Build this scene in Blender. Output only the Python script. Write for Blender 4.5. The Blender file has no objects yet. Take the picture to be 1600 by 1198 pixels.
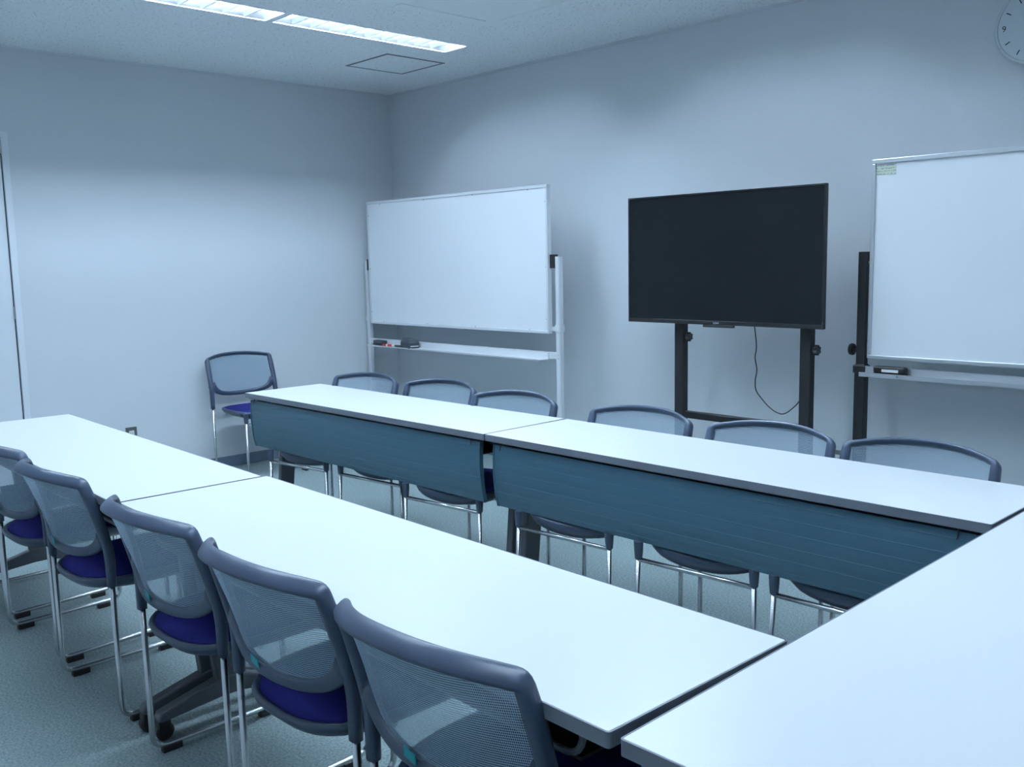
import bpy, bmesh, math, random
from mathutils import Vector, Matrix

S = bpy.context.scene
COL = S.collection
R = math.radians
PI = math.pi
random.seed(4)

# ------------------------------------------------------------------ camera
cam_d = bpy.data.cameras.new('camera')
cam = bpy.data.objects.new('camera', cam_d)
COL.objects.link(cam)
S.camera = cam
CAM = Vector((4.4518, -1.6044, 1.3393))
_f = Vector((-0.72252032, 0.67931588, -0.1284302))
_r = Vector((0.68670501, 0.72667159, -0.019612))
_u = Vector((-0.08000383, 0.10236373, 0.99152461))
cam.matrix_world = Matrix(((_r.x, _u.x, -_f.x, CAM.x), (_r.y, _u.y, -_f.y, CAM.y),
                           (_r.z, _u.z, -_f.z, CAM.z), (0, 0, 0, 1)))
cam_d.sensor_fit = 'HORIZONTAL'
cam_d.sensor_width = 36.0
cam_d.lens = 1482.26 / 1600 * 36.0
cam_d.clip_start = 0.02

# ------------------------------------------------------------------ world, light, exposure
w = bpy.data.worlds.new('world'); S.world = w
w.use_nodes = True
w.node_tree.nodes['Background'].inputs[0].default_value = (0.60, 0.80, 1.0, 1)
w.node_tree.nodes['Background'].inputs[1].default_value = 0.05
S.view_settings.view_transform = 'Standard'
S.view_settings.look = 'None'
S.view_settings.gamma = 1.0
S.view_settings.use_curve_mapping = False
S.view_settings.exposure = 0.52
LAMP = (0.645, 0.815, 1.0)      # cool fluorescent tubes, as the camera recorded them
TUBE_POWER = 142.0
DIM_SHARE = 0.6  # share of tube power for fittings turned down to balance the room light

# ------------------------------------------------------------------ room dimensions
WL, WB, WR, WF, H = -1.441, 2.741, 5.15, -2.0, 2.575
LIGHT_ROWS = (0.053, 1.86, 3.667)    # x of the three rows of recessed fittings
LIGHT_YS = ((0.99, 2.135), (-0.195, 0.95), (-1.38, -0.235))


# ================================================================== helpers
def mesh_obj(name, bm, mat, parent=None, smooth=False, bevel=0, seg=2):
    me = bpy.data.meshes.new(name)
    bmesh.ops.recalc_face_normals(bm, faces=bm.faces)
    if smooth:
        for f in bm.faces: f.smooth = True
    bm.to_mesh(me); bm.free()
    for m in (mat if isinstance(mat, (list, tuple)) else [mat]): me.materials.append(m)
    o = bpy.data.objects.new(name, me)
    COL.objects.link(o)
    if parent: o.parent = parent
    if bevel:
        b = o.modifiers.new('bevel', 'BEVEL'); b.width = bevel; b.segments = seg
        b.limit_method = 'ANGLE'; b.angle_limit = R(40)
        b.harden_normals = False
    return o


def empty(name, loc=(0, 0, 0), rz=0):
    o = bpy.data.objects.new(name, None); COL.objects.link(o)
    o.location = loc; o.rotation_euler = (0, 0, rz); o.empty_display_size = .1
    return o


def tag(o, label, cat, group=None):
    o['label'] = label; o['category'] = cat
    if group: o['group'] = group
    return o


def struct(o):
    o['kind'] = 'structure'
    return o


def copy_tree(o, parent=None):
    c = o.copy(); COL.objects.link(c)
    if parent: c.parent = parent
    for ch in list(o.children): copy_tree(ch, c)
    return c


def box(bm, x0, x1, y0, y1, z0, z1, M=None):
    vs = [bm.verts.new((x, y, z)) for x in (x0, x1) for y in (y0, y1) for z in (z0, z1)]
    if M is not None:
        for v in vs: v.co = M @ v.co
    for f in ((0, 1, 3, 2), (4, 6, 7, 5), (0, 4, 5, 1), (2, 3, 7, 6), (0, 2, 6, 4), (1, 5, 7, 3)):
        bm.faces.new([vs[i] for i in f])
    return bm


def BX(*a): return box(bmesh.new(), *a)


def fillet(pts, rads, n=6):
    """polyline with rounded corners"""
    pts = [Vector(p) for p in pts]
    out = [pts[0]]
    for i in range(1, len(pts) - 1):
        r = rads[i - 1] if isinstance(rads, (list, tuple)) else rads
        a, b, c = pts[i - 1], pts[i], pts[i + 1]
        d1, d2 = (a - b).normalized(), (c - b).normalized()
        p1, p2 = b + d1 * r, b + d2 * r
        for k in range(n + 1):
            t = k / n
            out.append(p1 * (1 - t) ** 2 + b * 2 * t * (1 - t) + p2 * t * t)
    out.append(pts[-1])
    return out


def sweep(bm, pts, prof, up=None, caps=True):
    """prof(i,t)->list of (a,b) offsets on frame (side, upish); parallel-transport frames"""
    pts = [Vector(p) for p in pts]
    n = len(pts)
    tan = []
    for i in range(n):
        a = pts[max(i - 1, 0)]; b = pts[min(i + 1, n - 1)]
        tan.append((b - a).normalized())
    nrm = Vector(up) if up is not None else Vector((0, 0, 1))
    if abs(nrm.dot(tan[0])) > .95 and up is None: nrm = Vector((0, 1, 0))
    rings = []
    for i in range(n):
        if i:
            ax = tan[i - 1].cross(tan[i]); s = ax.length
            if s > 1e-7:
                ang = math.atan2(s, tan[i - 1].dot(tan[i]))
                nrm = Matrix.Rotation(ang, 3, ax.normalized()) @ nrm
        nrm = (nrm - tan[i] * nrm.dot(tan[i])).normalized()
        sd = tan[i].cross(nrm)
        ring = [bm.verts.new(pts[i] + sd * a + nrm * b) for a, b in prof(i, i / (n - 1))]
        rings.append(ring)
    m = len(rings[0])
    for i in range(n - 1):
        for k in range(m):
            bm.faces.new((rings[i][k], rings[i][(k + 1) % m], rings[i + 1][(k + 1) % m], rings[i + 1][k]))
    if caps:
        bm.faces.new(rings[0][::-1]); bm.faces.new(rings[-1])
    return bm


def circ(r, n=10, ry=None):
    ry = ry or r
    return [(r * math.cos(2 * PI * k / n), ry * math.sin(2 * PI * k / n)) for k in range(n)]


def tube(bm, pts, r, n=10, up=None):
    c = circ(r, n)
    return sweep(bm, pts, lambda i, t: c, up)


def lathe(bm, prof, n=20, M=None):
    """prof list of (r,z) about z"""
    rings = []
    for r, z in prof:
        if r < 1e-6:
            v = Vector((0, 0, z)); rings.append([bm.verts.new(M @ v if M else v)])
        else:
            ring = []
            for k in range(n):
                v = Vector((r * math.cos(2 * PI * k / n), r * math.sin(2 * PI * k / n), z))
                ring.append(bm.verts.new(M @ v if M else v))
            rings.append(ring)
    for a, b in zip(rings, rings[1:]):
        for k in range(n):
            k2 = (k + 1) % n
            if len(a) == 1 and len(b) == 1: continue
            if len(a) == 1: bm.faces.new((a[0], b[k], b[k2]))
            elif len(b) == 1: bm.faces.new((a[k], b[0], a[k2]))
            else: bm.faces.new((a[k], b[k], b[k2], a[k2]))
    for e in (rings[0], rings[-1]):
        if len(e) > 1: bm.faces.new(e)
    return bm


def prism_x(bm, poly, x0, x1):
    """extrude a (y,z) polygon along x"""
    a = [bm.verts.new((x0, y, z)) for y, z in poly]
    b = [bm.verts.new((x1, y, z)) for y, z in poly]
    n = len(poly)
    for k in range(n): bm.faces.new((a[k], a[(k + 1) % n], b[(k + 1) % n], b[k]))
    bm.faces.new(a[::-1]); bm.faces.new(b)
    return bm


def rrect(hx, hy, r, n=5):
    out = []
    for cx, cy, a0 in ((hx - r, hy - r, 0), (-hx + r, hy - r, 90), (-hx + r, -hy + r, 180), (hx - r, -hy + r, 270)):
        for k in range(n + 1):
            a = R(a0 + 90 * k / n); out.append((cx + r * math.cos(a), cy + r * math.sin(a)))
    return out


def prism_z(bm, poly, z0, z1):
    a = [bm.verts.new((x, y, z0)) for x, y in poly]
    b = [bm.verts.new((x, y, z1)) for x, y in poly]
    n = len(poly)
    for k in range(n): bm.faces.new((a[k], a[(k + 1) % n], b[(k + 1) % n], b[k]))
    bm.faces.new(a[::-1]); bm.faces.new(b)
    return bm


def ring_z(bm, outer, inner, z0, z1):
    n = len(outer)
    lay = []
    for poly, z in ((outer, z0), (outer, z1), (inner, z1), (inner, z0)):
        lay.append([bm.verts.new((x, y, z)) for x, y in poly])
    for q in range(4):
        a, b = lay[q], lay[(q + 1) % 4]
        for k in range(n): bm.faces.new((a[k], a[(k + 1) % n], b[(k + 1) % n], b[k]))
    return bm


def text_mesh(name, s, size, mat, parent, loc, rot, depth=.0004):
    cu = bpy.data.curves.new(name, 'FONT'); cu.body = s; cu.size = size
    cu.align_x = 'CENTER'; cu.align_y = 'CENTER'; cu.extrude = depth; cu.resolution_u = 6
    t = bpy.data.objects.new(name + '_src', cu); COL.objects.link(t)
    dg = bpy.context.evaluated_depsgraph_get()
    me = bpy.data.meshes.new_from_object(t.evaluated_get(dg))
    bpy.data.objects.remove(t)
    me.name = name; me.materials.clear(); me.materials.append(mat)
    o = bpy.data.objects.new(name, me); COL.objects.link(o); o.parent = parent
    o.location = loc; o.rotation_euler = rot
    return o


# ================================================================== materials
def mat(name, col, rough=.5, metal=0, spec=.5, bump=None, var=None, coat=0):
    """bump=(scale,strength[,detail]) noise bump, var=(scale,amount) colour variation"""
    m = bpy.data.materials.new(name); m.use_nodes = True
    nt = m.node_tree; b = nt.nodes['Principled BSDF']
    b.inputs['Base Color'].default_value = (*col, 1)
    b.inputs['Roughness'].default_value = rough
    b.inputs['Metallic'].default_value = metal
    b.inputs['Specular IOR Level'].default_value = spec
    b.inputs['Coat Weight'].default_value = coat
    tc = nt.nodes.new('ShaderNodeTexCoord')
    if var:
        n = nt.nodes.new('ShaderNodeTexNoise'); n.inputs['Scale'].default_value = var[0]; n.inputs['Detail'].default_value = 4
        nt.links.new(tc.outputs['Object'], n.inputs['Vector'])
        r = nt.nodes.new('ShaderNodeValToRGB')
        r.color_ramp.elements[0].position = .3; r.color_ramp.elements[1].position = .7
        r.color_ramp.elements[0].color = (*[c * (1 - var[1]) for c in col], 1)
        r.color_ramp.elements[1].color = (*[min(1, c * (1 + var[1])) for c in col], 1)
        nt.links.new(n.outputs['Fac'], r.inputs['Fac']); nt.links.new(r.outputs['Color'], b.inputs['Base Color'])
    if bump:
        n = nt.nodes.new('ShaderNodeTexNoise'); n.inputs['Scale'].default_value = bump[0]; n.inputs['Detail'].default_value = 3
        nt.links.new(tc.outputs['Object'], n.inputs['Vector'])
        bp = nt.nodes.new('ShaderNodeBump'); bp.inputs['Strength'].default_value = bump[1]; bp.inputs['Distance'].default_value = .002
        nt.links.new(n.outputs['Fac'], bp.inputs['Height']); nt.links.new(bp.outputs['Normal'], b.inputs['Normal'])
    return m


M_wall = mat('wall_vinyl', (.65, .685, .72), .8, spec=.2, bump=(420, .25), var=(300, .025))
M_ceil = mat('acoustic_ceiling', (.84, .87, .89), .9, spec=.1, bump=(160, .3))
nt = M_ceil.node_tree
_v = nt.nodes.new('ShaderNodeTexNoise'); _v.inputs['Scale'].default_value = 75; _v.inputs['Detail'].default_value = 2
_tc = nt.nodes.new('ShaderNodeTexCoord'); nt.links.new(_tc.outputs['Object'], _v.inputs['Vector'])
_r = nt.nodes.new('ShaderNodeValToRGB')
_r.color_ramp.elements[0].position = .30; _r.color_ramp.elements[0].color = (.52, .56, .58, 1)
_r.color_ramp.elements[1].position = .40; _r.color_ramp.elements[1].color = (.84, .87, .89, 1)
nt.links.new(_v.outputs['Fac'], _r.inputs['Fac'])
nt.links.new(_r.outputs['Color'], nt.nodes['Principled BSDF'].inputs['Base Color'])
M_carpet = mat('carpet', (.26, .33, .335), .95, spec=.05, bump=(350, 1.0), var=(140, .30))
M_base = mat('baseboard_vinyl', (.14, .195, .26), .55)
M_door = mat('door_paint', (.72, .76, .80), .4)
M_dark_gap = mat('door_gasket', (.05, .05, .07), .7)
M_metal = mat('brushed_steel', (.45, .46, .47), .35, metal=1)
M_top = mat('white_laminate', (.74, .76, .77), .28, spec=.5, bump=(900, .04))
M_edge = mat('edge_band_grey', (.16, .18, .215), .45)
M_panel = mat('panel_grey', (.052, .128, .178), .42, bump=(900, .05))
M_leg = mat('table_leg_dark', (.075, .085, .10), .4)
M_black = mat('black_plastic', (.018, .018, .02), .45)
M_blackmetal = mat('black_powder_coat', (.012, .012, .014), .45)
M_chrome = mat('chrome', (.58, .60, .61), .27, metal=1)
M_slate = mat('slate_plastic', (.044, .066, .108), .36, bump=(700, .05))
M_seatblue = mat('seat_fabric_blue', (.020, .022, .145), .9, spec=.1, bump=(900, .5), var=(400, .2))
M_wboard = mat('whiteboard_enamel', (.86, .89, .92), .22, spec=.5)
M_wframe = mat('board_frame_white', (.70, .73, .76), .4)
M_alu = mat('aluminium', (.62, .65, .68), .38, metal=.7)
M_screen = mat('tv_screen', (.008, .010, .012), .2, spec=.2)
M_bezel = mat('tv_bezel', (.012, .013, .016), .25)
M_logo = mat('tv_logo', (.45, .47, .5), .3, metal=.6)
M_acwhite = mat('ac_panel_plastic', (.82, .86, .88), .6)
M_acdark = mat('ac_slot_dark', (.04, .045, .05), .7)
M_frame = mat('hatch_frame', (.17, .20, .23), .4, metal=.3)
M_plate = mat('outlet_plate_steel', (.22, .23, .22), .35, metal=.6)
M_white = mat('socket_white', (.8, .82, .82), .4)
M_teal = mat('teal_label', (.0, .30, .32), .5)
M_red = mat('marker_red', (.65, .01, .02), .4)
M_eraser = mat('eraser_dark', (.045, .06, .075), .6)
M_grey = mat('light_grey_plastic', (.35, .38, .40), .5)
M_clock = mat('clock_face', (.62, .68, .72), .5)
M_clockrim = mat('clock_rim', (.58, .64, .66), .4)
M_ink = mat('clock_ink', (.012, .015, .03), .5)
M_reflector = mat('lamp_reflector', (.86, .87, .88), .32, metal=1)
M_blade = mat('louver_blade', (.84, .85, .86), .34, metal=1)

def tube_mat(name, power):
    m = bpy.data.materials.new(name); m.use_nodes = True
    nt = m.node_tree; nt.nodes.clear()
    e = nt.nodes.new('ShaderNodeEmission'); e.inputs[0].default_value = (*LAMP, 1); e.inputs[1].default_value = power
    o_ = nt.nodes.new('ShaderNodeOutputMaterial'); nt.links.new(e.outputs[0], o_.inputs[0])
    return m


M_tube = tube_mat('fluorescent_tube', TUBE_POWER)
M_tube_faint = tube_mat('fluorescent_tube_faint', TUBE_POWER * .28)  # power turned down further to darken the right whiteboard side
M_tube_dim = tube_mat('fluorescent_tube_dim', TUBE_POWER * DIM_SHARE)   # power turned down so the fittings nearer the camera give less light

# woven mesh of the chair backs: real see-through holes
M_mesh = bpy.data.materials.new('chair_mesh'); M_mesh.use_nodes = True
nt = M_mesh.node_tree; nt.nodes.clear()
tc = nt.nodes.new('ShaderNodeTexCoord'); sx = nt.nodes.new('ShaderNodeSeparateXYZ')
nt.links.new(tc.outputs['Object'], sx.inputs[0])


def mth(op, a, b=None):
    n = nt.nodes.new('ShaderNodeMath'); n.operation = op
    for k, v in enumerate((a, b)):
        if v is None: continue
        if isinstance(v, (int, float)): n.inputs[k].default_value = v
        else: nt.links.new(v, n.inputs[k])
    return n.outputs[0]


kx = 2 * PI / .0058
pu = mth('ADD', mth('MULTIPLY', sx.outputs[0], kx), mth('MULTIPLY', sx.outputs[2], kx * .62))
pv = mth('SUBTRACT', mth('MULTIPLY', sx.outputs[0], kx), mth('MULTIPLY', sx.outputs[2], kx * .62))
hole = mth('GREATER_THAN', mth('MULTIPLY', mth('SINE', pu), mth('SINE', pv)), 0.10)
hole = mth('MULTIPLY', hole, 0.80)
tr = nt.nodes.new('ShaderNodeBsdfTransparent')
df = nt.nodes.new('ShaderNodeBsdfDiffuse'); df.inputs[0].default_value = (.37, .48, .58, 1)
tl = nt.nodes.new('ShaderNodeBsdfTranslucent'); tl.inputs[0].default_value = (.24, .31, .37, 1)
gl = nt.nodes.new('ShaderNodeMixShader'); gl.inputs[0].default_value = .2
nt.links.new(df.outputs[0], gl.inputs[1]); nt.links.new(tl.outputs[0], gl.inputs[2])
mx = nt.nodes.new('ShaderNodeMixShader'); nt.links.new(hole, mx.inputs[0])
nt.links.new(gl.outputs[0], mx.inputs[1]); nt.links.new(tr.outputs[0], mx.inputs[2])
o_ = nt.nodes.new('ShaderNodeOutputMaterial'); nt.links.new(mx.outputs[0], o_.inputs[0])

# yellowed note with rows of faint handwriting
M_note = mat('note_paper', (.60, .66, .55), .8)
nt = M_note.node_tree
tc = nt.nodes.new('ShaderNodeTexCoord')
wv = nt.nodes.new('ShaderNodeTexWave'); wv.bands_direction = 'Z'; wv.inputs['Scale'].default_value = 26; wv.inputs['Distortion'].default_value = 1.5
wv.inputs['Detail Scale'].default_value = 6
nt.links.new(tc.outputs['Object'], wv.inputs['Vector'])
ns = nt.nodes.new('ShaderNodeTexNoise'); ns.inputs['Scale'].default_value = 140
nt.links.new(tc.outputs['Object'], ns.inputs['Vector'])
ml = nt.nodes.new('ShaderNodeMath'); ml.operation = 'MULTIPLY'
nt.links.new(wv.outputs['Fac'], ml.inputs[0]); nt.links.new(ns.outputs['Fac'], ml.inputs[1])
rp = nt.nodes.new('ShaderNodeValToRGB')
rp.color_ramp.elements[0].position = .42; rp.color_ramp.elements[0].color = (.60, .66, .55, 1)
rp.color_ramp.elements[1].position = .52; rp.color_ramp.elements[1].color = (.20, .24, .22, 1)
nt.links.new(ml.outputs[0], rp.inputs['Fac']); nt.links.new(rp.outputs['Color'], nt.nodes['Principled BSDF'].inputs['Base Color'])

# ================================================================== the room
T = .12
struct(mesh_obj('floor', BX(WL - T, WR + T, WF - T, WB + T, -.1, 0), M_carpet))
struct(mesh_obj('wall_back', BX(WL - T, WR + T, WB, WB + T, 0, H), M_wall))
struct(mesh_obj('wall_right', BX(WR, WR + T, WF, WB, 0, H), M_wall))
struct(mesh_obj('wall_front', BX(WL - T, WR + T, WF - T, WF, 0, H), M_wall))
# left wall with the opening of the door
DY0, DY1, DZ = -.86, .055, 2.075
bm = bmesh.new()
box(bm, WL - T, WL, DY1 + .035, WB, 0, H)
box(bm, WL - T, WL, WF, DY0 - .035, 0, H)
box(bm, WL - T, WL, DY0 - .035, DY1 + .035, DZ + .035, H)
struct(mesh_obj('wall_left', bm, M_wall))
# ceiling with holes cut for the recessed fittings
xs = sorted({WL - T, WR + T} | {v for x in LIGHT_ROWS for v in (x - .1, x + .1)})
ys = sorted({WF - T, WB + T} | {v for y in LIGHT_YS for v in y})
bm = bmesh.new()
for i in range(len(xs) - 1):
    for j in range(len(ys) - 1):
        hole_here = any(abs(xs[i] - (x - .1)) < 1e-6 for x in LIGHT_ROWS) and any(abs(ys[j] - y[0]) < 1e-6 for y in LIGHT_YS)
        if not hole_here: box(bm, xs[i], xs[i + 1], ys[j], ys[j + 1], H, H + .14)
bmesh.ops.remove_doubles(bm, verts=bm.verts, dist=1e-5)
struct(mesh_obj('ceiling', bm, M_ceil))
# slim cornice line and baseboards
struct(mesh_obj('trim_1', BX(WL, WL + .008, WF, WB, H - .014, H), M_wall))
struct(mesh_obj('trim_2', BX(WL, WR, WB - .008, WB, H - .014, H), M_wall))
struct(mesh_obj('baseboard_left', BX(WL, WL + .008, DY1 + .035, WB, 0, .072), M_base, bevel=.003))
struct(mesh_obj('baseboard_back', BX(WL, WR, WB - .008, WB, 0, .072), M_base, bevel=.003))
# door: frame, leaf, closer bracket
d = struct(empty('door_1', (WL, (DY0 + DY1) / 2, 0)))
dy = (DY1 - DY0) / 2
bm = bmesh.new()
box(bm, -T, .012, dy, dy + .035, 0, DZ + .035); box(bm, -T, .012, -dy - .035, -dy, 0, DZ + .035)
box(bm, -T, .012, -dy, dy, DZ, DZ + .035)
mesh_obj('door_frame', bm, M_door, d, bevel=.002)
mesh_obj('door_leaf', BX(-.045, -.003, -dy + .004, dy - .006, .006, DZ - .004), M_door, d, bevel=.002)
mesh_obj('gasket', BX(-.05, -.006, dy - .006, dy, 0, DZ), M_dark_gap, d)
for z in (DZ - .05, 1.1, .2):
    mesh_obj('hinge', lathe(bmesh.new(), [(0, z - .035), (.006, z - .035), (.006, z + .035), (0, z + .035)], 10,
                            Matrix.Translation((.004, dy - .003, 0))), M_metal, d, smooth=False)
bm = bmesh.new(); tube(bm, fillet([(0, -dy + .07, 1.0), (.05, -dy + .07, 1.0), (.05, -dy + .18, 1.0)], .015), .009)
mesh_obj('door_handle', bm, M_metal, d, smooth=True)


# ================================================================== ceiling things
def ceiling_light(x, y0, y1, label, tube_m=None):
    t = empty('ceiling_light', (x, (y0 + y1) / 2, H)); tag(t, label, 'ceiling light', 'recessed louvred ceiling lights')
    hl = (y1 - y0) / 2
    bm = bmesh.new()                                    # trough: sloped sides, ends and top
    prof = [(-.1, 0), (-.075, .055), (-.045, .085), (.045, .085), (.075, .055), (.1, 0)]
    a = [bm.verts.new((p, -hl + .003, q)) for p, q in prof]; b = [bm.verts.new((p, hl - .003, q)) for p, q in prof]
    for k in range(5): bm.faces.new((a[k], a[k + 1], b[k + 1], b[k]))
    bm.faces.new(a); bm.faces.new(b)
    mesh_obj('reflector', bm, M_reflector, t)
    bm = bmesh.new()                                    # thin flange around the opening
    ring_z(bm, [(.106, hl + .006), (-.106, hl + .006), (-.106, -hl - .006), (.106, -hl - .006)],
           [(.099, hl - .001), (-.099, hl - .001), (-.099, -hl + .001), (.099, -hl + .001)], -.003, .001)
    mesh_obj('flange', bm, M_frame if False else M_acwhite, t)
    bm = bmesh.new()
    lathe(bm, [(0, -hl + .03), (.016, -hl + .03), (.016, hl - .03), (0, hl - .03)], 12,
          Matrix.Translation((0, 0, .058)) @ Matrix.Rotation(-PI / 2, 4, 'X'))
    mesh_obj('fluorescent_tube', bm, tube_m or M_tube, t, smooth=False)
    n = 10; first = None
    for k in range(1, n):
        if first is None:
            bm = bmesh.new()
            A = [bm.verts.new(v) for v in ((-.099, -.0028, .001), (.099, -.0028, .001), (.088, -.0115, .0285), (-.088, -.0115, .0285))]
            B = [bm.verts.new(v) for v in ((-.099, .0028, .001), (.099, .0028, .001), (.088, .0115, .0285), (-.088, .0115, .0285))]
            bm.faces.new(A); bm.faces.new(B[::-1])
            for q in range(4): bm.faces.new((A[q], B[q], B[(q + 1) % 4], A[(q + 1) % 4]))
            first = o = mesh_obj('louver_blade', bm, M_blade, t)
        else:
            o = first.copy(); COL.objects.link(o)
        o.location.y = -hl + 2 * hl * k / n
    return t


ceiling_light(LIGHT_ROWS[0], *LIGHT_YS[0], 'lit louvred strip light beside the square ceiling hatch, whole length in view')
ceiling_light(LIGHT_ROWS[0], *LIGHT_YS[1], 'lit louvred strip light at the top left, cut off by the frame edge')
ceiling_light(LIGHT_ROWS[1], *LIGHT_YS[0], 'lit louvred strip light above the television side of the room')
ceiling_light(LIGHT_ROWS[1], *LIGHT_YS[1], 'lit louvred strip light above the middle of the room')
ceiling_light(LIGHT_ROWS[2], *LIGHT_YS[0], 'lit louvred strip light in front of the right whiteboard', M_tube_faint)
ceiling_light(LIGHT_ROWS[2], *LIGHT_YS[1], 'lit louvred strip light above the lower right table', M_tube_dim)
ceiling_light(LIGHT_ROWS[0], *LIGHT_YS[2], 'lit louvred strip light in front of the door', M_tube_dim)
ceiling_light(LIGHT_ROWS[1], *LIGHT_YS[2], 'lit louvred strip light above the left row of chairs', M_tube_dim)
ceiling_light(LIGHT_ROWS[2], *LIGHT_YS[2], 'lit louvred strip light nearest to the camera', M_tube_dim)

t = empty('ceiling_hatch', (-.515, 2.112, H)); tag(t, 'square access hatch with grey metal frame flush in the ceiling', 'hatch')
bm = bmesh.new(); sq = lambda h: [(h, h), (-h, h), (-h, -h), (h, -h)]
ring_z(bm, sq(.222), sq(.207), -.003, .002); mesh_obj('frame', bm, M_frame, t)
mesh_obj('panel', BX(-.205, .205, -.205, .205, -.002, .004), M_ceil, t)

t = empty('air_conditioner', (1.03, 1.505, H)); tag(t, 'white ceiling cassette air conditioner at the top edge of the picture', 'air conditioner')
mesh_obj('fascia', prism_z(bmesh.new(), rrect(.39, .38, .02), -.022, 0), M_acwhite, t, bevel=.008, seg=3)
mesh_obj('intake_grille', BX(-.25, .25, -.25, .25, -.025, -.021), M_acwhite, t, bevel=.002)
for k in range(4):
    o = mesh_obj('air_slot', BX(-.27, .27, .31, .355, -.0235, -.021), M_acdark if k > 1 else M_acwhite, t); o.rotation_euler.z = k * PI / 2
    o = mesh_obj('louver_flap', BX(-.2695, .2695, .3125, .3525, -.0255, -.0232), M_acwhite, t); o.rotation_euler.z = k * PI / 2

# clock
t = empty('wall_clock', (3.008, WB, 2.25)); tag(t, 'round pale wall clock in the upper right corner', 'clock')
Mx = Matrix.Rotation(PI / 2, 4, 'X')
mesh_obj('case', lathe(bmesh.new(), [(0, 0), (.148, 0), (.155, .008), (.155, .03), (.150, .037), (.143, .037), (.141, .031), (.0, .031)], 64, Mx), M_clockrim, t, smooth=False)
mesh_obj('dial', lathe(bmesh.new(), [(0, .0312), (.141, .0312), (.141, .033), (0, .033)], 64, Mx), M_clock, t)
first = None
for h in range(12):
    if h % 3 == 0: continue
    if first is None: first = o = mesh_obj('tick', BX(-.0021, .0021, -.0338, -.033, .106, .127), M_ink, t)
    else: o = first.copy(); COL.objects.link(o)
    o.rotation_euler.y = h * PI / 6
for h, s in ((12, '12'), (3, '3'), (6, '6'), (9, '9')):
    a = h * PI / 6
    text_mesh('numeral', s, .034, M_ink, t, (.117 * math.sin(a), -.0334, .117 * math.cos(a)), (PI / 2, 0, 0))
for nm, ln, ang, wd in (('hour_hand', .07, R(75), .005), ('minute_hand', .105, R(120), .0035)):
    o = mesh_obj(nm, BX(-wd, wd, -.0352, -.0345, -.015, ln), M_ink, t); o.rotation_euler.y = ang


# ================================================================== outlets
def outlet(x, y, z, rz, label):
    t = empty('power_outlet', (x, y, z), rz); tag(t, label, 'outlet')
    mesh_obj('plate', BX(-.035, .035, -.006, 0, -.06, .06), M_plate, t, bevel=.002)
    for z0 in (-.038, .003):
        s = mesh_obj('socket', BX(-.016, .016, -.009, -.0055, z0, z0 + .034), M_white, t, bevel=.001)
        bm = bmesh.new()
        for dx in (-.006, .006): box(bm, dx - .001, dx + .001, -.0094, -.0088, z0 + .012, z0 + .022)
        mesh_obj('slot', bm, M_black, s)


outlet(WL, .662, .296, -PI / 2 + PI, 'steel wall outlet on the left wall above the far white table')
outlet(2.185, WB, .315, 0, 'wall outlet low on the back wall near the black stand')


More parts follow.
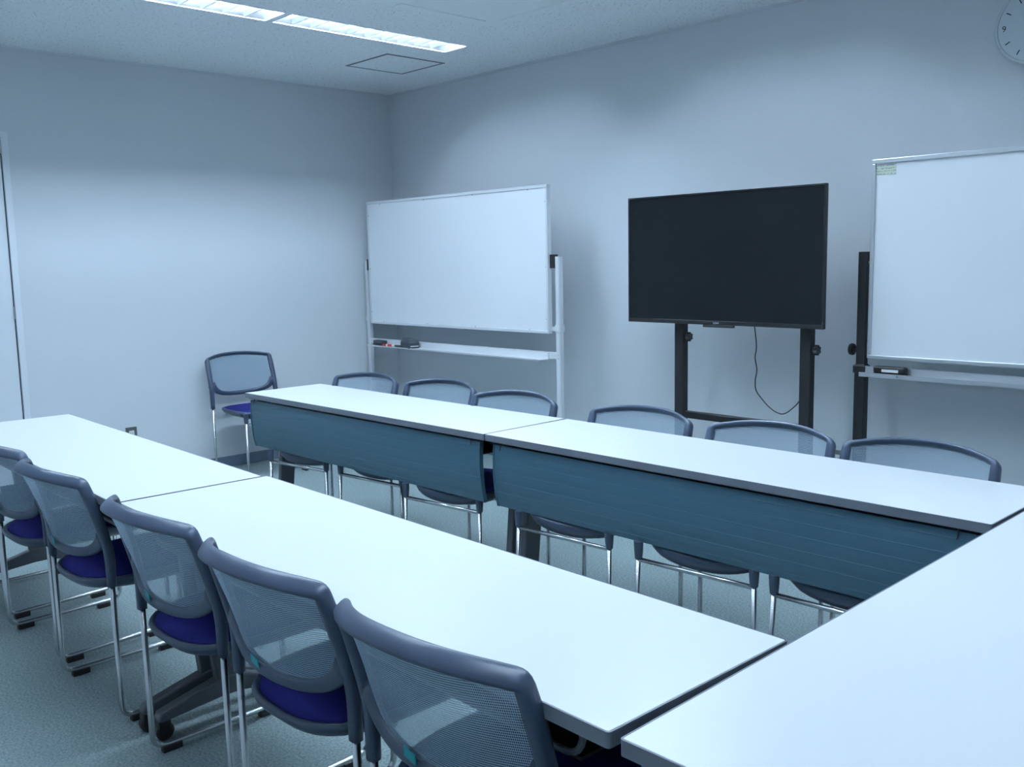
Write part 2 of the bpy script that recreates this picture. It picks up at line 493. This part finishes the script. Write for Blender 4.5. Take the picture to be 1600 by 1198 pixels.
# ================================================================== tables
def make_table():
    t = empty('folding_table')
    top = rrect(.897, .222, .004, 3)
    mesh_obj('tabletop', prism_z(bmesh.new(), top, .6765, .7), M_top, t, bevel=.0015)
    mesh_obj('edge_band', ring_z(bmesh.new(), rrect(.9, .225, .006, 3), rrect(.8972, .2222, .004, 3), .6755, .6993), M_edge, t)
    mesh_obj('underside', BX(-.885, .885, -.21, .21, .670, .6765), M_black, t)
    # curved modesty panel on the +y side
    pr = [(.210, .664), (.2135, .625), (.2145, .585), (.2135, .545), (.2105, .505), (.205, .465), (.196, .428)]
    ridged = []
    for (a, b), (c, e) in zip(pr, pr[1:]):
        ridged += [(a, b), (a * .5 + c * .5 + .0, b * .5 + e * .5 + .0015), (a * .5 + c * .5 + .0005, b * .5 + e * .5), (a * .5 + c * .5, b * .5 + e * .5 - .0015)]
    ridged.append(pr[-1])
    back = [(y - .012, z) for y, z in pr][::-1]
    p = mesh_obj('modesty_panel', prism_x(bmesh.new(), ridged + back, -.86, .86), M_panel, t)
    for s in (-1, 1):
        poly = [(y + .003, z) for y, z in pr] + [(pr[-1][0] - .004, pr[-1][1] - .004), (pr[-1][0] - .016, pr[-1][1])] + [(y - .004, z) for y, z in back[1:]]
        x0 = s * .86
        mesh_obj('end_cap', prism_x(bmesh.new(), poly, min(x0, x0 + s * .006), max(x0, x0 + s * .006)), M_panel, p)
        bm = bmesh.new(); tube(bm, fillet([(s * .82, .214, .676), (s * .82, .219, .66), (s * .82, .219, .65), (s * .82, .224, .648)], .004, 3), .002, 6)
        mesh_obj('hook', bm, M_black, t)
        mesh_obj('hinge_block', BX(s * .80 - .02, s * .80 + .02, .17, .2, .655, .672), M_black, t)
    # bag shelf: tube with rounded ends and a dark plate
    bm = bmesh.new(); tube(bm, fillet([(-.80, -.17, .672), (-.80, -.17, .60), (.80, -.17, .60), (.80, -.17, .672)], .045, 6), .006, 8, up=(0, 1, 0))
    mesh_obj('shelf_rail', bm, M_leg, t, smooth=True)
    bm = bmesh.new(); box(bm, -.79, .79, -.165, .14, .592, .598)
    box(bm, -.79, .79, .14, .146, .592, .67)
    mesh_obj('shelf', bm, M_black, t)
    mesh_obj('crossbeam', BX(-.84, .84, -.02, .02, .60, .64), M_leg, t, bevel=.004)
    for s in (-1, 1):
        x = s * .865
        mesh_obj('bracket', BX(x - .018, x + .018, -.16, .15, .645, .672), M_leg, t, bevel=.004)
        bm = bmesh.new()                                # slanted column
        A = [(-.055, .648), (.03, .648), (.085, .10), (.005, .10)]
        prism_x(bm, A, x - .017, x + .017); mesh_obj('leg', bm, M_leg, t, bevel=.006)
        # arched foot, thick in the middle and thin at the castors
        poly = [(-.180, .068), (-.170, .085), (.02, .135), (.07, .135), (.205, .085), (.215, .068), (.21, .055), (.07, .075), (.02, .075), (-.175, .055)]
        ft = mesh_obj('foot', prism_x(bmesh.new(), poly, x - .02, x + .02), M_leg, t, bevel=.007)
        for yy in (-.158, .195):
            c = mesh_obj('castor', lathe(bmesh.new(), [(0, -.014), (.02, -.014), (.0265, -.010), (.0265, .010), (.02, .014), (0, .014)], 20,
                                         Matrix.Translation((x, yy, .0265)) @ Matrix.Rotation(PI / 2, 4, 'Y')), M_black, ft)
            mesh_obj('castor_bracket', BX(x - .0185, x + .0185, yy - .02, yy + .016, .036, .062), M_black, ft, bevel=.004)
    return t


def tpos(o, a, v): return (o[0] + v[0] * math.cos(a) - v[1] * math.sin(a), o[1] + v[0] * math.sin(a) + v[1] * math.cos(a), 0)


proto = make_table()
TG = 'white folding tables set in a U'
TABLES = [
    (tpos((.048, -.1765), -.0206, (.9, -.225)), -.0206, 'white table at the far left, beside the door'),
    (tpos((1.8555, -.2011), -.0167, (.9, -.225)), -.0167, 'long white table in the foreground with three mesh chairs pushed in along it'),
    (tpos((.036, .680), .013, (.9, .225)), .013 + PI, 'white table in front of the far whiteboard, dark front panel facing the room'),
    (tpos((1.840, .7046), -.0005, (.9, .225)), -.0005 + PI, 'white table in front of the television, dark front panel with fine lines'),
    (tpos((3.667, -.6819), .0115, (.225, .9)), .0115 + PI / 2, 'white table at the lower right closing the end of the U'),
]
for i, (loc, rz, lb) in enumerate(TABLES):
    o = proto if i == 0 else copy_tree(proto)
    o.location = loc; o.rotation_euler.z = rz
    tag(o, lb, 'table', TG)


# ================================================================== chairs
def make_chair():
    t = empty('mesh_chair')
    sw = .228
    yb = -.205
    # back profile
    def lean(z):
        k = max(0., min(1., (z - .52) / .225)); return yb - .060 * (k ** 1.2)
    ZT = .738

    def crest(u):       # u -1..1 along the top rail
        return Vector((u * .222, lean(ZT) - .074 * (1 - abs(u) ** 2.3), ZT + .022 * (1 - abs(u) ** 2.2)))
    # sled legs
    for s in (-1, 1):
        pts = fillet([(s * sw, yb, .47), (s * sw, yb + .003, .0215), (s * (sw - .012), .21, .0215), (s * .208, .195, .40)], [.04, .045], 7)
        bm = bmesh.new(); tube(bm, pts, .0082, 12, up=(1, 0, 0)); lg = mesh_obj('sled_leg', bm, M_chrome, t, smooth=True)
        for yy in (yb + .055, .145):
            xx = s * (sw - .012 * (yy - yb) / .43)
            mesh_obj('foot_pad', BX(xx - .0115, xx + .0115, yy - .028, yy + .028, 0, .02), M_black, lg, bevel=.003)
        bm = bmesh.new(); lathe(bm, [(0, .375), (.0125, .375), (.0145, .40), (.016, .432), (0, .432)], 12, Matrix.Translation((s * .208, .195, 0)))
        mesh_obj('leg_socket', bm, M_slate, t, smooth=False)
    bm = bmesh.new(); tube(bm, [(-.205, .196, .372), (.205, .196, .372)], .0075, 10); mesh_obj('front_bar', bm, M_chrome, t, smooth=True)
    bm = bmesh.new()
    for yy in (-.09, .09): tube(bm, [(-.2, yy, .405), (.2, yy, .405)], .007, 8)
    mesh_obj('seat_support', bm, M_chrome, t, smooth=True)
    # seat
    def outline(a, k=1.0):
        c, s_ = math.cos(a), math.sin(a)
        ex = 4.5 if s_ > 0 else 3.0
        r = (abs(c) ** ex + abs(s_) ** ex) ** (-1 / ex)
        hx = .211
        hy = .190 if s_ > 0 else .252
        return r * c * hx * k, r * s_ * hy * k
    N = 48; SZ = .418
    bm = bmesh.new(); rings = []
    for k, zf in ((.02, -.047), (.45, -.044), (.75, -.034), (.93, -.018), (.985, -.004), (1.0, .006), (.985, .013), (.955, .014), (.93, .008)):
        ring = []
        for q in range(N):
            a = 2 * PI * q / N; x, y = outline(a, k)
            sag = -(.012 if zf > 0 else .030) * max(0, (y - .03) / .16) ** 2 * max(0, 1 - (x / .2) ** 2) - .004 * max(0, (-y - .1) / .12)
            edge = .004 * (abs(x) / .2) ** 2
            ring.append(bm.verts.new((x, y, SZ + zf + sag + edge)))
        rings.append(ring)
    for A, B in zip(rings, rings[1:]):
        for q in range(N): bm.faces.new((A[q], A[(q + 1) % N], B[(q + 1) % N], B[q]))
    bm.faces.new(rings[0])
    mesh_obj('seat_shell', bm, M_slate, t, smooth=True)
    bm = bmesh.new(); rings = []
    for k, zf in ((.945, .004), (.93, .013), (.88, .019), (.7, .024), (.4, .024), (.02, .023)):
        ring = []
        for q in range(N):
            a = 2 * PI * q / N; x, y = outline(a, k)
            sag = -.012 * max(0, (y - .03) / .16) ** 2 * (1 - (x / .22) ** 2) - .004 * max(0, (-y - .1) / .12)
            ring.append(bm.verts.new((x, y, SZ + zf + sag + .004 * (abs(x) / .2) ** 2)))
        rings.append(ring)
    for A, B in zip(rings, rings[1:]):
        for q in range(N): bm.faces.new((A[q], A[(q + 1) % N], B[(q + 1) % N], B[q]))
    bm.faces.new(rings[0]); bm.faces.new(rings[-1])
    mesh_obj('seat_cushion', bm, M_seatblue, t, smooth=True)

    # back frame: stiles flowing into the broad top rail
    def sq(a, b, n=16, ex=3.0):
        out = []
        for k in range(n):
            th = 2 * PI * k / n; c, s_ = math.cos(th), math.sin(th)
            r = (abs(c) ** ex + abs(s_) ** ex) ** (-1 / ex); out.append((a * r * c, b * r * s_))
        return out
    left = []
    for z in (.425, .46, .50, .54, .57, .60, .63, .66, .69): left.append(Vector((-sw + .004 * max(0, (z - .5) / .2), lean(z), z)))
    cr = [crest(-1 + 2 * k / 24) for k in range(25)]
    corner = fillet([left[-1], Vector((-.2225, lean(ZT) - .002, ZT)), cr[2]], .012, 4)
    half = left[:-1] + corner + cr[3:13]
    path = half + [Vector((-p.x, p.y, p.z)) for p in half[-2::-1]]
    n = len(path); nl = len(left)

    def prof(i, tt):
        j = min(i, n - 1 - i)
        if j < nl - 1:
            k = j / (nl - 1); a, b = .0125 + .004 * k, .0135 + .002 * k
        else:
            k = min(1, (j - nl + 1) / 6); a, b = .0160 + .0030 * k, .0150 - .0075 * k
        return sq(a, b)
    # frame axes: 'up' starts along +x (outward of the stile) and turns to be the rail's upper side
    bm = bmesh.new(); sweep(bm, path, prof, up=(-1, 0, 0))
    bf = mesh_obj('back_frame', bm, M_slate, t, smooth=True)
    # lower rail: a shallow U hung between the stiles
    def zlow(u): return .506 + .026 * u * u + .050 * abs(u) ** 7
    def ylow(u): return lean(zlow(u)) - .046 * (1 - abs(u) ** 2.3)
    low = [Vector((u * .222, ylow(u), zlow(u))) for u in [(-1 + 2 * k / 28) for k in range(29)]]
    bm = bmesh.new()
    sweep(bm, low, lambda i, tt: sq(.0105, .0135 + .014 * abs(2 * tt - 1) ** 6), up=(0, 0, 1))
    mesh_obj('lower_rail', bm, M_slate, t, smooth=True)
    # mesh
    bm = bmesh.new(); g = []
    NU, NV = 24, 10
    for i in range(NU + 1):
        u = -1 + 2 * i / NU; row = []
        c = crest(u)
        for j in range(NV + 1):
            v = j / NV
            a = Vector((u * .216, ylow(u), zlow(u))); b = Vector((u * .216, c.y, c.z))
            p = a.lerp(b, v); p.y = lean(p.z) - (.046 * (1 - v) + .074 * v) * (1 - abs(u) ** 2.3)
            row.append(bm.verts.new(p))
        g.append(row)
    for i in range(NU):
        for j in range(NV): bm.faces.new((g[i][j], g[i + 1][j], g[i + 1][j + 1], g[i][j + 1]))
    mesh_obj('back_mesh', bm, M_mesh, t, smooth=True)
    # little teal label sewn to the rear lower corner of the mesh
    u0 = -.22
    o = mesh_obj('teal_tag', BX(-.018, .018, -.001, .001, -.010, .010), M_teal, t)
    o.location = (u0 * .216, ylow(u0) - .0125, zlow(u0) + .014); o.rotation_euler = (R(8), R(6), R(-7))
    o['label'] = 'teal label on the mesh'
    return t


chair0 = make_chair()
CHAIRS = [
    # row pushed in along the left tables, seen from behind
    (.31, -.43, 2, 'mesh chair seen from behind, only a sliver at the left picture edge', 'l'),
    (.89, -.435, 3, 'mesh chair seen from behind at the left edge, next to the sliver of another', 'l'),
    (1.475, -.44, 2, 'mesh chair seen from behind, fourth nearest in the left row', 'l'),
    (2.18, -.44, 1, 'mesh chair seen from behind at the left table joint, beside the castors', 'l'),
    (2.74, -.445, 1, 'mesh chair seen from behind, second nearest in the left row', 'l'),
    (3.275, -.45, 2, 'nearest mesh chair, seen from behind at the bottom of the picture', 'l'),
    # row behind the far tables, facing the viewer
    (.42, .92, 180 + 8, 'mesh chair behind the far table, leftmost of that row', 'r'),
    (.94, .985, 180 + 6, 'mesh chair behind the far table, second from the left, below the whiteboard', 'r'),
    (1.52, .925, 180 + 6, 'mesh chair behind the joint of the far tables, overlapping its left neighbour', 'r'),
    (2.20, .925, 180 + 3, 'mesh chair below the left foot of the television stand', 'r'),
    (2.755, .93, 180 + 3, 'mesh chair below the right half of the television stand', 'r'),
    (3.25, .935, 180 + 1, 'mesh chair below the right whiteboard, rightmost of the far row', 'r'),
    # alone against the wall
    (-1.095, 1.372, -90, 'mesh chair standing alone against the left wall, blue seat in view', 'w'),
]
for i, (x, y, a, lb, k) in enumerate(CHAIRS):
    o = chair0 if i == 0 else copy_tree(chair0)
    o.location = (x, y, 0); o.rotation_euler.z = R(a)
    if k != 'l':                                        # only the chairs seen from behind show the teal label
        for ch in list(o.children):
            if ch.name.startswith('teal_tag'): bpy.data.objects.remove(ch)
    tag(o, lb, 'chair', {'l': 'chairs along the left tables', 'r': 'chairs behind the far tables', 'w': 'spare chairs'}[k])


# ================================================================== whiteboards
def caster(parent, x, y, r=.025):
    c = mesh_obj('castor', lathe(bmesh.new(), [(0, -.012), (r * .8, -.012), (r, -.008), (r, .008), (r * .8, .012), (0, .012)], 18,
                                 Matrix.Translation((x, y, r)) @ Matrix.Rotation(PI / 2, 4, 'Y')), M_black, parent)
    mesh_obj('castor_fork', BX(x - .016, x + .016, y - .012, y + .012, r, r * 2 + .004), M_black, parent)


# white board on a white stand
t = empty('whiteboard', (-.42, 2.44, 0)); tag(t, 'white mobile whiteboard with white stand in the room corner', 'whiteboard')
HW = .915
bm = bmesh.new(); box(bm, -HW + .012, HW - .012, -.012, .012, .917, 1.763); mesh_obj('board', bm, M_wboard, t)
f = None
for x0, x1, z0, z1 in ((-HW, HW, 1.760, 1.778), (-HW, HW, .902, .920), (-HW, -HW + .016, .920, 1.760), (HW - .016, HW, .920, 1.760)):
    mesh_obj('frame_bar', BX(x0, x1, -.017, .017, z0, z1), M_wframe, t, bevel=.002)
bm = bmesh.new(); first = None
for x, z in [(-.75 + .5 * k, 1.757) for k in range(4)] + [(-.75 + .5 * k, .923) for k in range(4)] + [(HW - .019, z) for z in (.99, 1.3, 1.68)] + [(-HW + .019, z) for z in (.99, 1.3, 1.68)]:
    if first is None:
        first = o = mesh_obj('rivet', lathe(bmesh.new(), [(0, 0), (.004, 0), (.003, .003), (0, .003)], 8, Matrix.Rotation(PI / 2, 4, 'X')), M_grey, t)
    else: o = first.copy(); COL.objects.link(o)
    o.location = (x, -.0125, z)
for s in (-1, 1):
    x = s * .972 - (.004 if s < 0 else 0)
    p = mesh_obj('post', prism_z(bmesh.new(), rrect(.017, .02, .008, 3), .075, 1.358), M_wframe, t)
    p.location = (x, .02, 0)
    mesh_obj('clamp', prism_z(bmesh.new(), rrect(.022, .025, .009, 3), .915, .955), M_wframe, p)
    mesh_obj('pivot', BX(-s * .055 if s > 0 else .017, -.017 if s > 0 else .055, -.02, .01, 1.29, 1.37), M_black, p)
    mesh_obj('clamp_arm', BX(min(-s * .017, -s * .058), max(-s * .017, -s * .058), -.012, .008, .917, .945), M_wframe, p, bevel=.002)
    bm = bmesh.new()
    for z in (.755, .775): lathe(bm, [(0, 0), (.004, 0), (0, .003)], 8, Matrix.Translation((.004, -.02, z)) @ Matrix.Rotation(PI / 2, 4, 'X'))
    mesh_obj('screw', bm, M_grey, p)
    b = mesh_obj('base_bar', BX(-.018, .018, -.24, .24, .055, .085), M_wframe, p, bevel=.006)
    for yy in (-.21, .21): caster(b, 0, yy)
mesh_obj('crossbar', BX(-.96, .96, .008, .030, .75, .79), M_wframe, t, bevel=.002)
bm = bmesh.new()
prism_x(bm, [(.008, .79), (.008, .744), (-.084, .744), (-.086, .753), (-.082, .753), (-.080, .750), (.004, .750), (.004, .79)], -.885, .89)
mesh_obj('pen_tray', bm, M_wframe, t)

TX, TY, TZ = -.42, 2.44, 0


def tray_thing(name, x, y, z, label, cat, rz=0):
    o = empty(name, (x, y, z), rz); return tag(o, label, cat)


o = tray_thing('board_eraser', -1.195, 2.402, .7505, 'flat dark eraser at the left end of the white pen tray', 'eraser', R(-8))
mesh_obj('grip', prism_z(bmesh.new(), rrect(.07, .025, .012), .012, .036), M_eraser, o, bevel=.008, seg=3)
mesh_obj('felt', BX(-.068, .068, -.023, .023, 0, .012), M_black, o)
o = tray_thing('marker_pen', -1.045, 2.374, .759, 'marker pen with red cap lying on the white pen tray', 'marker pen', R(6))
Ry = Matrix.Rotation(PI / 2, 4, 'Y')
mesh_obj('cap', lathe(bmesh.new(), [(0, -.065), (.008, -.065), (.0085, -.03), (0, -.03)], 12, Ry), M_red, o)
b_ = mesh_obj('barrel', lathe(bmesh.new(), [(0, -.03), (.008, -.03), (.008, .065), (.0065, .07), (0, .07)], 12, Ry), M_white, o)
mesh_obj('label_band', lathe(bmesh.new(), [(.0082, -.012), (.0083, -.012), (.0083, .03), (.0082, .03)], 12, Ry), M_red, b_)
o = tray_thing('marker_pen', -.93, 2.372, .759, 'black capped marker pen beside the dark box on the white pen tray', 'marker pen', R(4))
mesh_obj('cap', lathe(bmesh.new(), [(0, .03), (.008, .03), (.0085, .065), (0, .065)], 12, Ry), M_black, o)
mesh_obj('barrel', lathe(bmesh.new(), [(0, -.04), (.008, -.04), (.008, .03), (0, .03)], 12, Ry), M_eraser, o)
o = tray_thing('eraser_box', -.84, 2.40, .7505, 'chunky dark grey box with sloping lid on the white pen tray', 'box', R(-12))
mesh_obj('body', prism_z(bmesh.new(), rrect(.075, .04, .01), .004, .04), M_eraser, o, bevel=.004)
bm = bmesh.new()
lo = rrect(.075, .04, .01); hi = rrect(.058, .026, .008)
a = [bm.verts.new((x, y, .04)) for x, y in lo]; b = [bm.verts.new((x, y, .066)) for x, y in hi]
for k in range(len(lo)): bm.faces.new((a[k], a[(k + 1) % len(lo)], b[(k + 1) % len(lo)], b[k]))
bm.faces.new(b); bm.faces.new(a[::-1])
mesh_obj('lid', bm, M_eraser, o)
mesh_obj('side_stripe', BX(.069, .0765, -.03, .03, .012, .018), M_white, o)
mesh_obj('base', BX(-.07, .07, -.037, .037, 0, .005), M_black, o)

# right hand board on a black stand
BX0, BY = 2.452, 2.49
t = empty('whiteboard', (BX0 + .9, BY, 0)); tag(t, 'mobile whiteboard on a black stand at the right picture edge', 'whiteboard')
mesh_obj('board', BX(-.885, .885, -.010, .012, .885, 1.735), M_wboard, t)
for x0, x1, z0, z1 in ((-.9, .9, 1.727, 1.747), (-.9, .9, .870, .888), (-.9, -.884, .888, 1.727), (.884, .9, .888, 1.727)):
    mesh_obj('frame_bar', BX(x0, x1, -.020, .016, z0, z1), M_alu, t, bevel=.003)
for s in (-1, 1):
    p = mesh_obj('post', BX(-.021, .021, -.017, .017, .80, 1.348), M_blackmetal, t, bevel=.003); p.location = (s * .942, .02, 0)
    mesh_obj('lower_post', BX(-.025, .025, -.021, .021, .06, .84), M_blackmetal, p, bevel=.003)
    k = mesh_obj('knob', lathe(bmesh.new(), [(0, 0), (.008, 0), (.008, .02), (.026, .02), (.028, .027), (.026, .036), (0, .036)], 14,
                               Matrix.Translation((s * .02, 0, .905)) @ Matrix.Rotation(s * PI / 2, 4, 'Y')), M_black, p)
    mesh_obj('bolt', lathe(bmesh.new(), [(0, 0), (.006, 0), (.006, .03), (0, .03)], 8, Matrix.Translation((-s * .02, 0, 1.30)) @ Matrix.Rotation(-s * PI / 2, 4, 'Y')), M_metal, p)
    mesh_obj('bracket', BX(-s * .021 if s > 0 else .021, -.042 if s > 0 else .042, -.012, .012, .88, .94) if s < 0 else BX(-.042, -.021, -.012, .012, .88, .94), M_black, p)
    mesh_obj('collar', BX(-.030, .030, -.026, .026, .80, .835), M_black, p, bevel=.003)
    b = mesh_obj('base_bar', BX(-.02, .02, -.25, .25, .052, .085), M_blackmetal, p, bevel=.005)
    for yy in (-.22, .22): caster(b, 0, yy)
bm = bmesh.new(); prism_x(bm, [(.0, .835), (.0, .795), (-.06, .793), (-.06, .812), (-.056, .812), (-.056, .80), (-.004, .80), (-.004, .835)], -.915, .915)
mesh_obj('pen_tray', bm, M_alu, t)
mesh_obj('tray_bolt', lathe(bmesh.new(), [(0, 0), (.006, 0), (.004, .004), (0, .004)], 8, Matrix.Translation((-.74, -.06, .803)) @ Matrix.Rotation(PI / 2, 4, 'X')), M_metal, t)
o = mesh_obj('paper_note', BX(-.043, .043, -.0006, .0006, -.022, .022), M_note); o.location = (BX0 + .061, BY - .0112, 1.700)
tag(o, 'small yellowed handwritten note in the top corner of the right whiteboard', 'note')
o = tray_thing('board_eraser', BX0 + .115, BY - .028, .8005, 'black eraser with pale strip on the tray of the right whiteboard', 'eraser')
mesh_obj('grip', prism_z(bmesh.new(), rrect(.073, .02, .012), .012, .042), M_black, o, bevel=.008, seg=3)
mesh_obj('felt', BX(-.07, .07, -.018, .018, 0, .012), M_black, o)
mesh_obj('strip', BX(-.03, .045, -.0212, -.0195, .018, .03), M_white, o)

# ================================================================== television
TVX0, TVX1, TVY = 1.222, 2.338, 2.29
TVC = (TVX0 + TVX1) / 2; TW = (TVX1 - TVX0) / 2
t = empty('television', (TVC, TVY, 0)); tag(t, 'large black flat screen television, switched off', 'television')
Z0, Z1 = 1.008, 1.648
mesh_obj('housing', BX(-TW, TW, .004, .018, Z0, Z1), M_bezel, t, bevel=.003)
mesh_obj('rear_cover', BX(-.40, .40, .018, .055, Z0 + .03, Z1 - .15), M_black, t, bevel=.01)
mesh_obj('screen', BX(-TW + .010, TW - .010, .0, .004, Z0 + .020, Z1 - .008), M_screen, t)
for x0, x1, z0, z1 in ((-TW, TW, Z1 - .008, Z1), (-TW, -TW + .010, Z0 + .020, Z1 - .008), (TW - .010, TW, Z0 + .020, Z1 - .008), (-TW, TW, Z0, Z0 + .020)):
    mesh_obj('bezel', BX(x0, x1, -.003, .004, z0, z1), M_bezel, t, bevel=.001)
mesh_obj('sensor_bar', BX(-.085, .085, -.005, .02, Z0 - .012, Z0), M_black, t, bevel=.002)
text_mesh('logo', 'SONY', .013, M_logo, t, (-.008, -.0038, Z0 + .009), (PI / 2, 0, 0))

t = empty('television_stand', (1.853, TVY + .09, 0)); tag(t, 'black steel stand with knobs holding the television', 'stand')
for s, xk in ((-1, 1), (1, 1)):
    x = s * .357
    p = mesh_obj('post', BX(-.027, .027, -.022, .022, .07, 1.50), M_blackmetal, t, bevel=.003); p.location.x = x
    zk = .935 if s < 0 else .905
    bm = bmesh.new()
    n = 24; Mk = Matrix.Translation((.027, 0, zk)) @ Matrix.Rotation(PI / 2, 4, 'Y')
    star = [((.021 + .0035 * math.cos(6 * 2 * PI * k / n)) * math.cos(2 * PI * k / n), (.021 + .0035 * math.cos(6 * 2 * PI * k / n)) * math.sin(2 * PI * k / n)) for k in range(n)]
    prism_z(bm, star, .012, .030); lathe(bm, [(0, 0), (.008, 0), (.008, .013), (0, .013)], 10)
    bmesh.ops.transform(bm, matrix=Mk, verts=bm.verts)
    mesh_obj('knob', bm, M_black, p)
    b = mesh_obj('base_bar', BX(-.027, .027, -.30, .22, .055, .095), M_blackmetal, p, bevel=.005)
    for yy in (-.27, .19): caster(b, 0, yy)
mesh_obj('crossbar', BX(-.331, .331, -.018, .018, .515, .550), M_blackmetal, t, bevel=.003)
mesh_obj('mount_plate', BX(-.42, .38, -.030, -.0225, 1.22, 1.45), M_blackmetal, t, bevel=.002)
# hanging power lead
cpts = [(1.93, 2.37, 1.03), (1.93, 2.385, .97), (1.934, 2.39, .90), (1.928, 2.39, .85), (1.938, 2.39, .79), (1.930, 2.39, .735), (1.936, 2.39, .69), (1.965, 2.39, .655),
        (2.01, 2.39, .615), (2.055, 2.39, .592), (2.085, 2.39, .59), (2.13, 2.395, .62), (2.165, 2.405, .665), (2.18, 2.42, .73), (2.20, 2.44, .82), (2.205, 2.44, .93), (2.14, 2.43, 1.04)]
cu = bpy.data.curves.new('lead', 'CURVE'); cu.dimensions = '3D'; cu.bevel_depth = .0028; cu.bevel_resolution = 2
sp = cu.splines.new('BEZIER'); sp.bezier_points.add(len(cpts) - 1)
for bp_, c in zip(sp.bezier_points, cpts): bp_.co = c; bp_.handle_left_type = bp_.handle_right_type = 'AUTO'
tmp = bpy.data.objects.new('lead_src', cu); COL.objects.link(tmp)
me = bpy.data.meshes.new_from_object(tmp.evaluated_get(bpy.context.evaluated_depsgraph_get()))
bpy.data.objects.remove(tmp); me.materials.clear(); me.materials.append(M_black)
o = bpy.data.objects.new('power_cable', me); COL.objects.link(o)
tag(o, 'thin black power cable hanging in a loop below the television', 'cable')
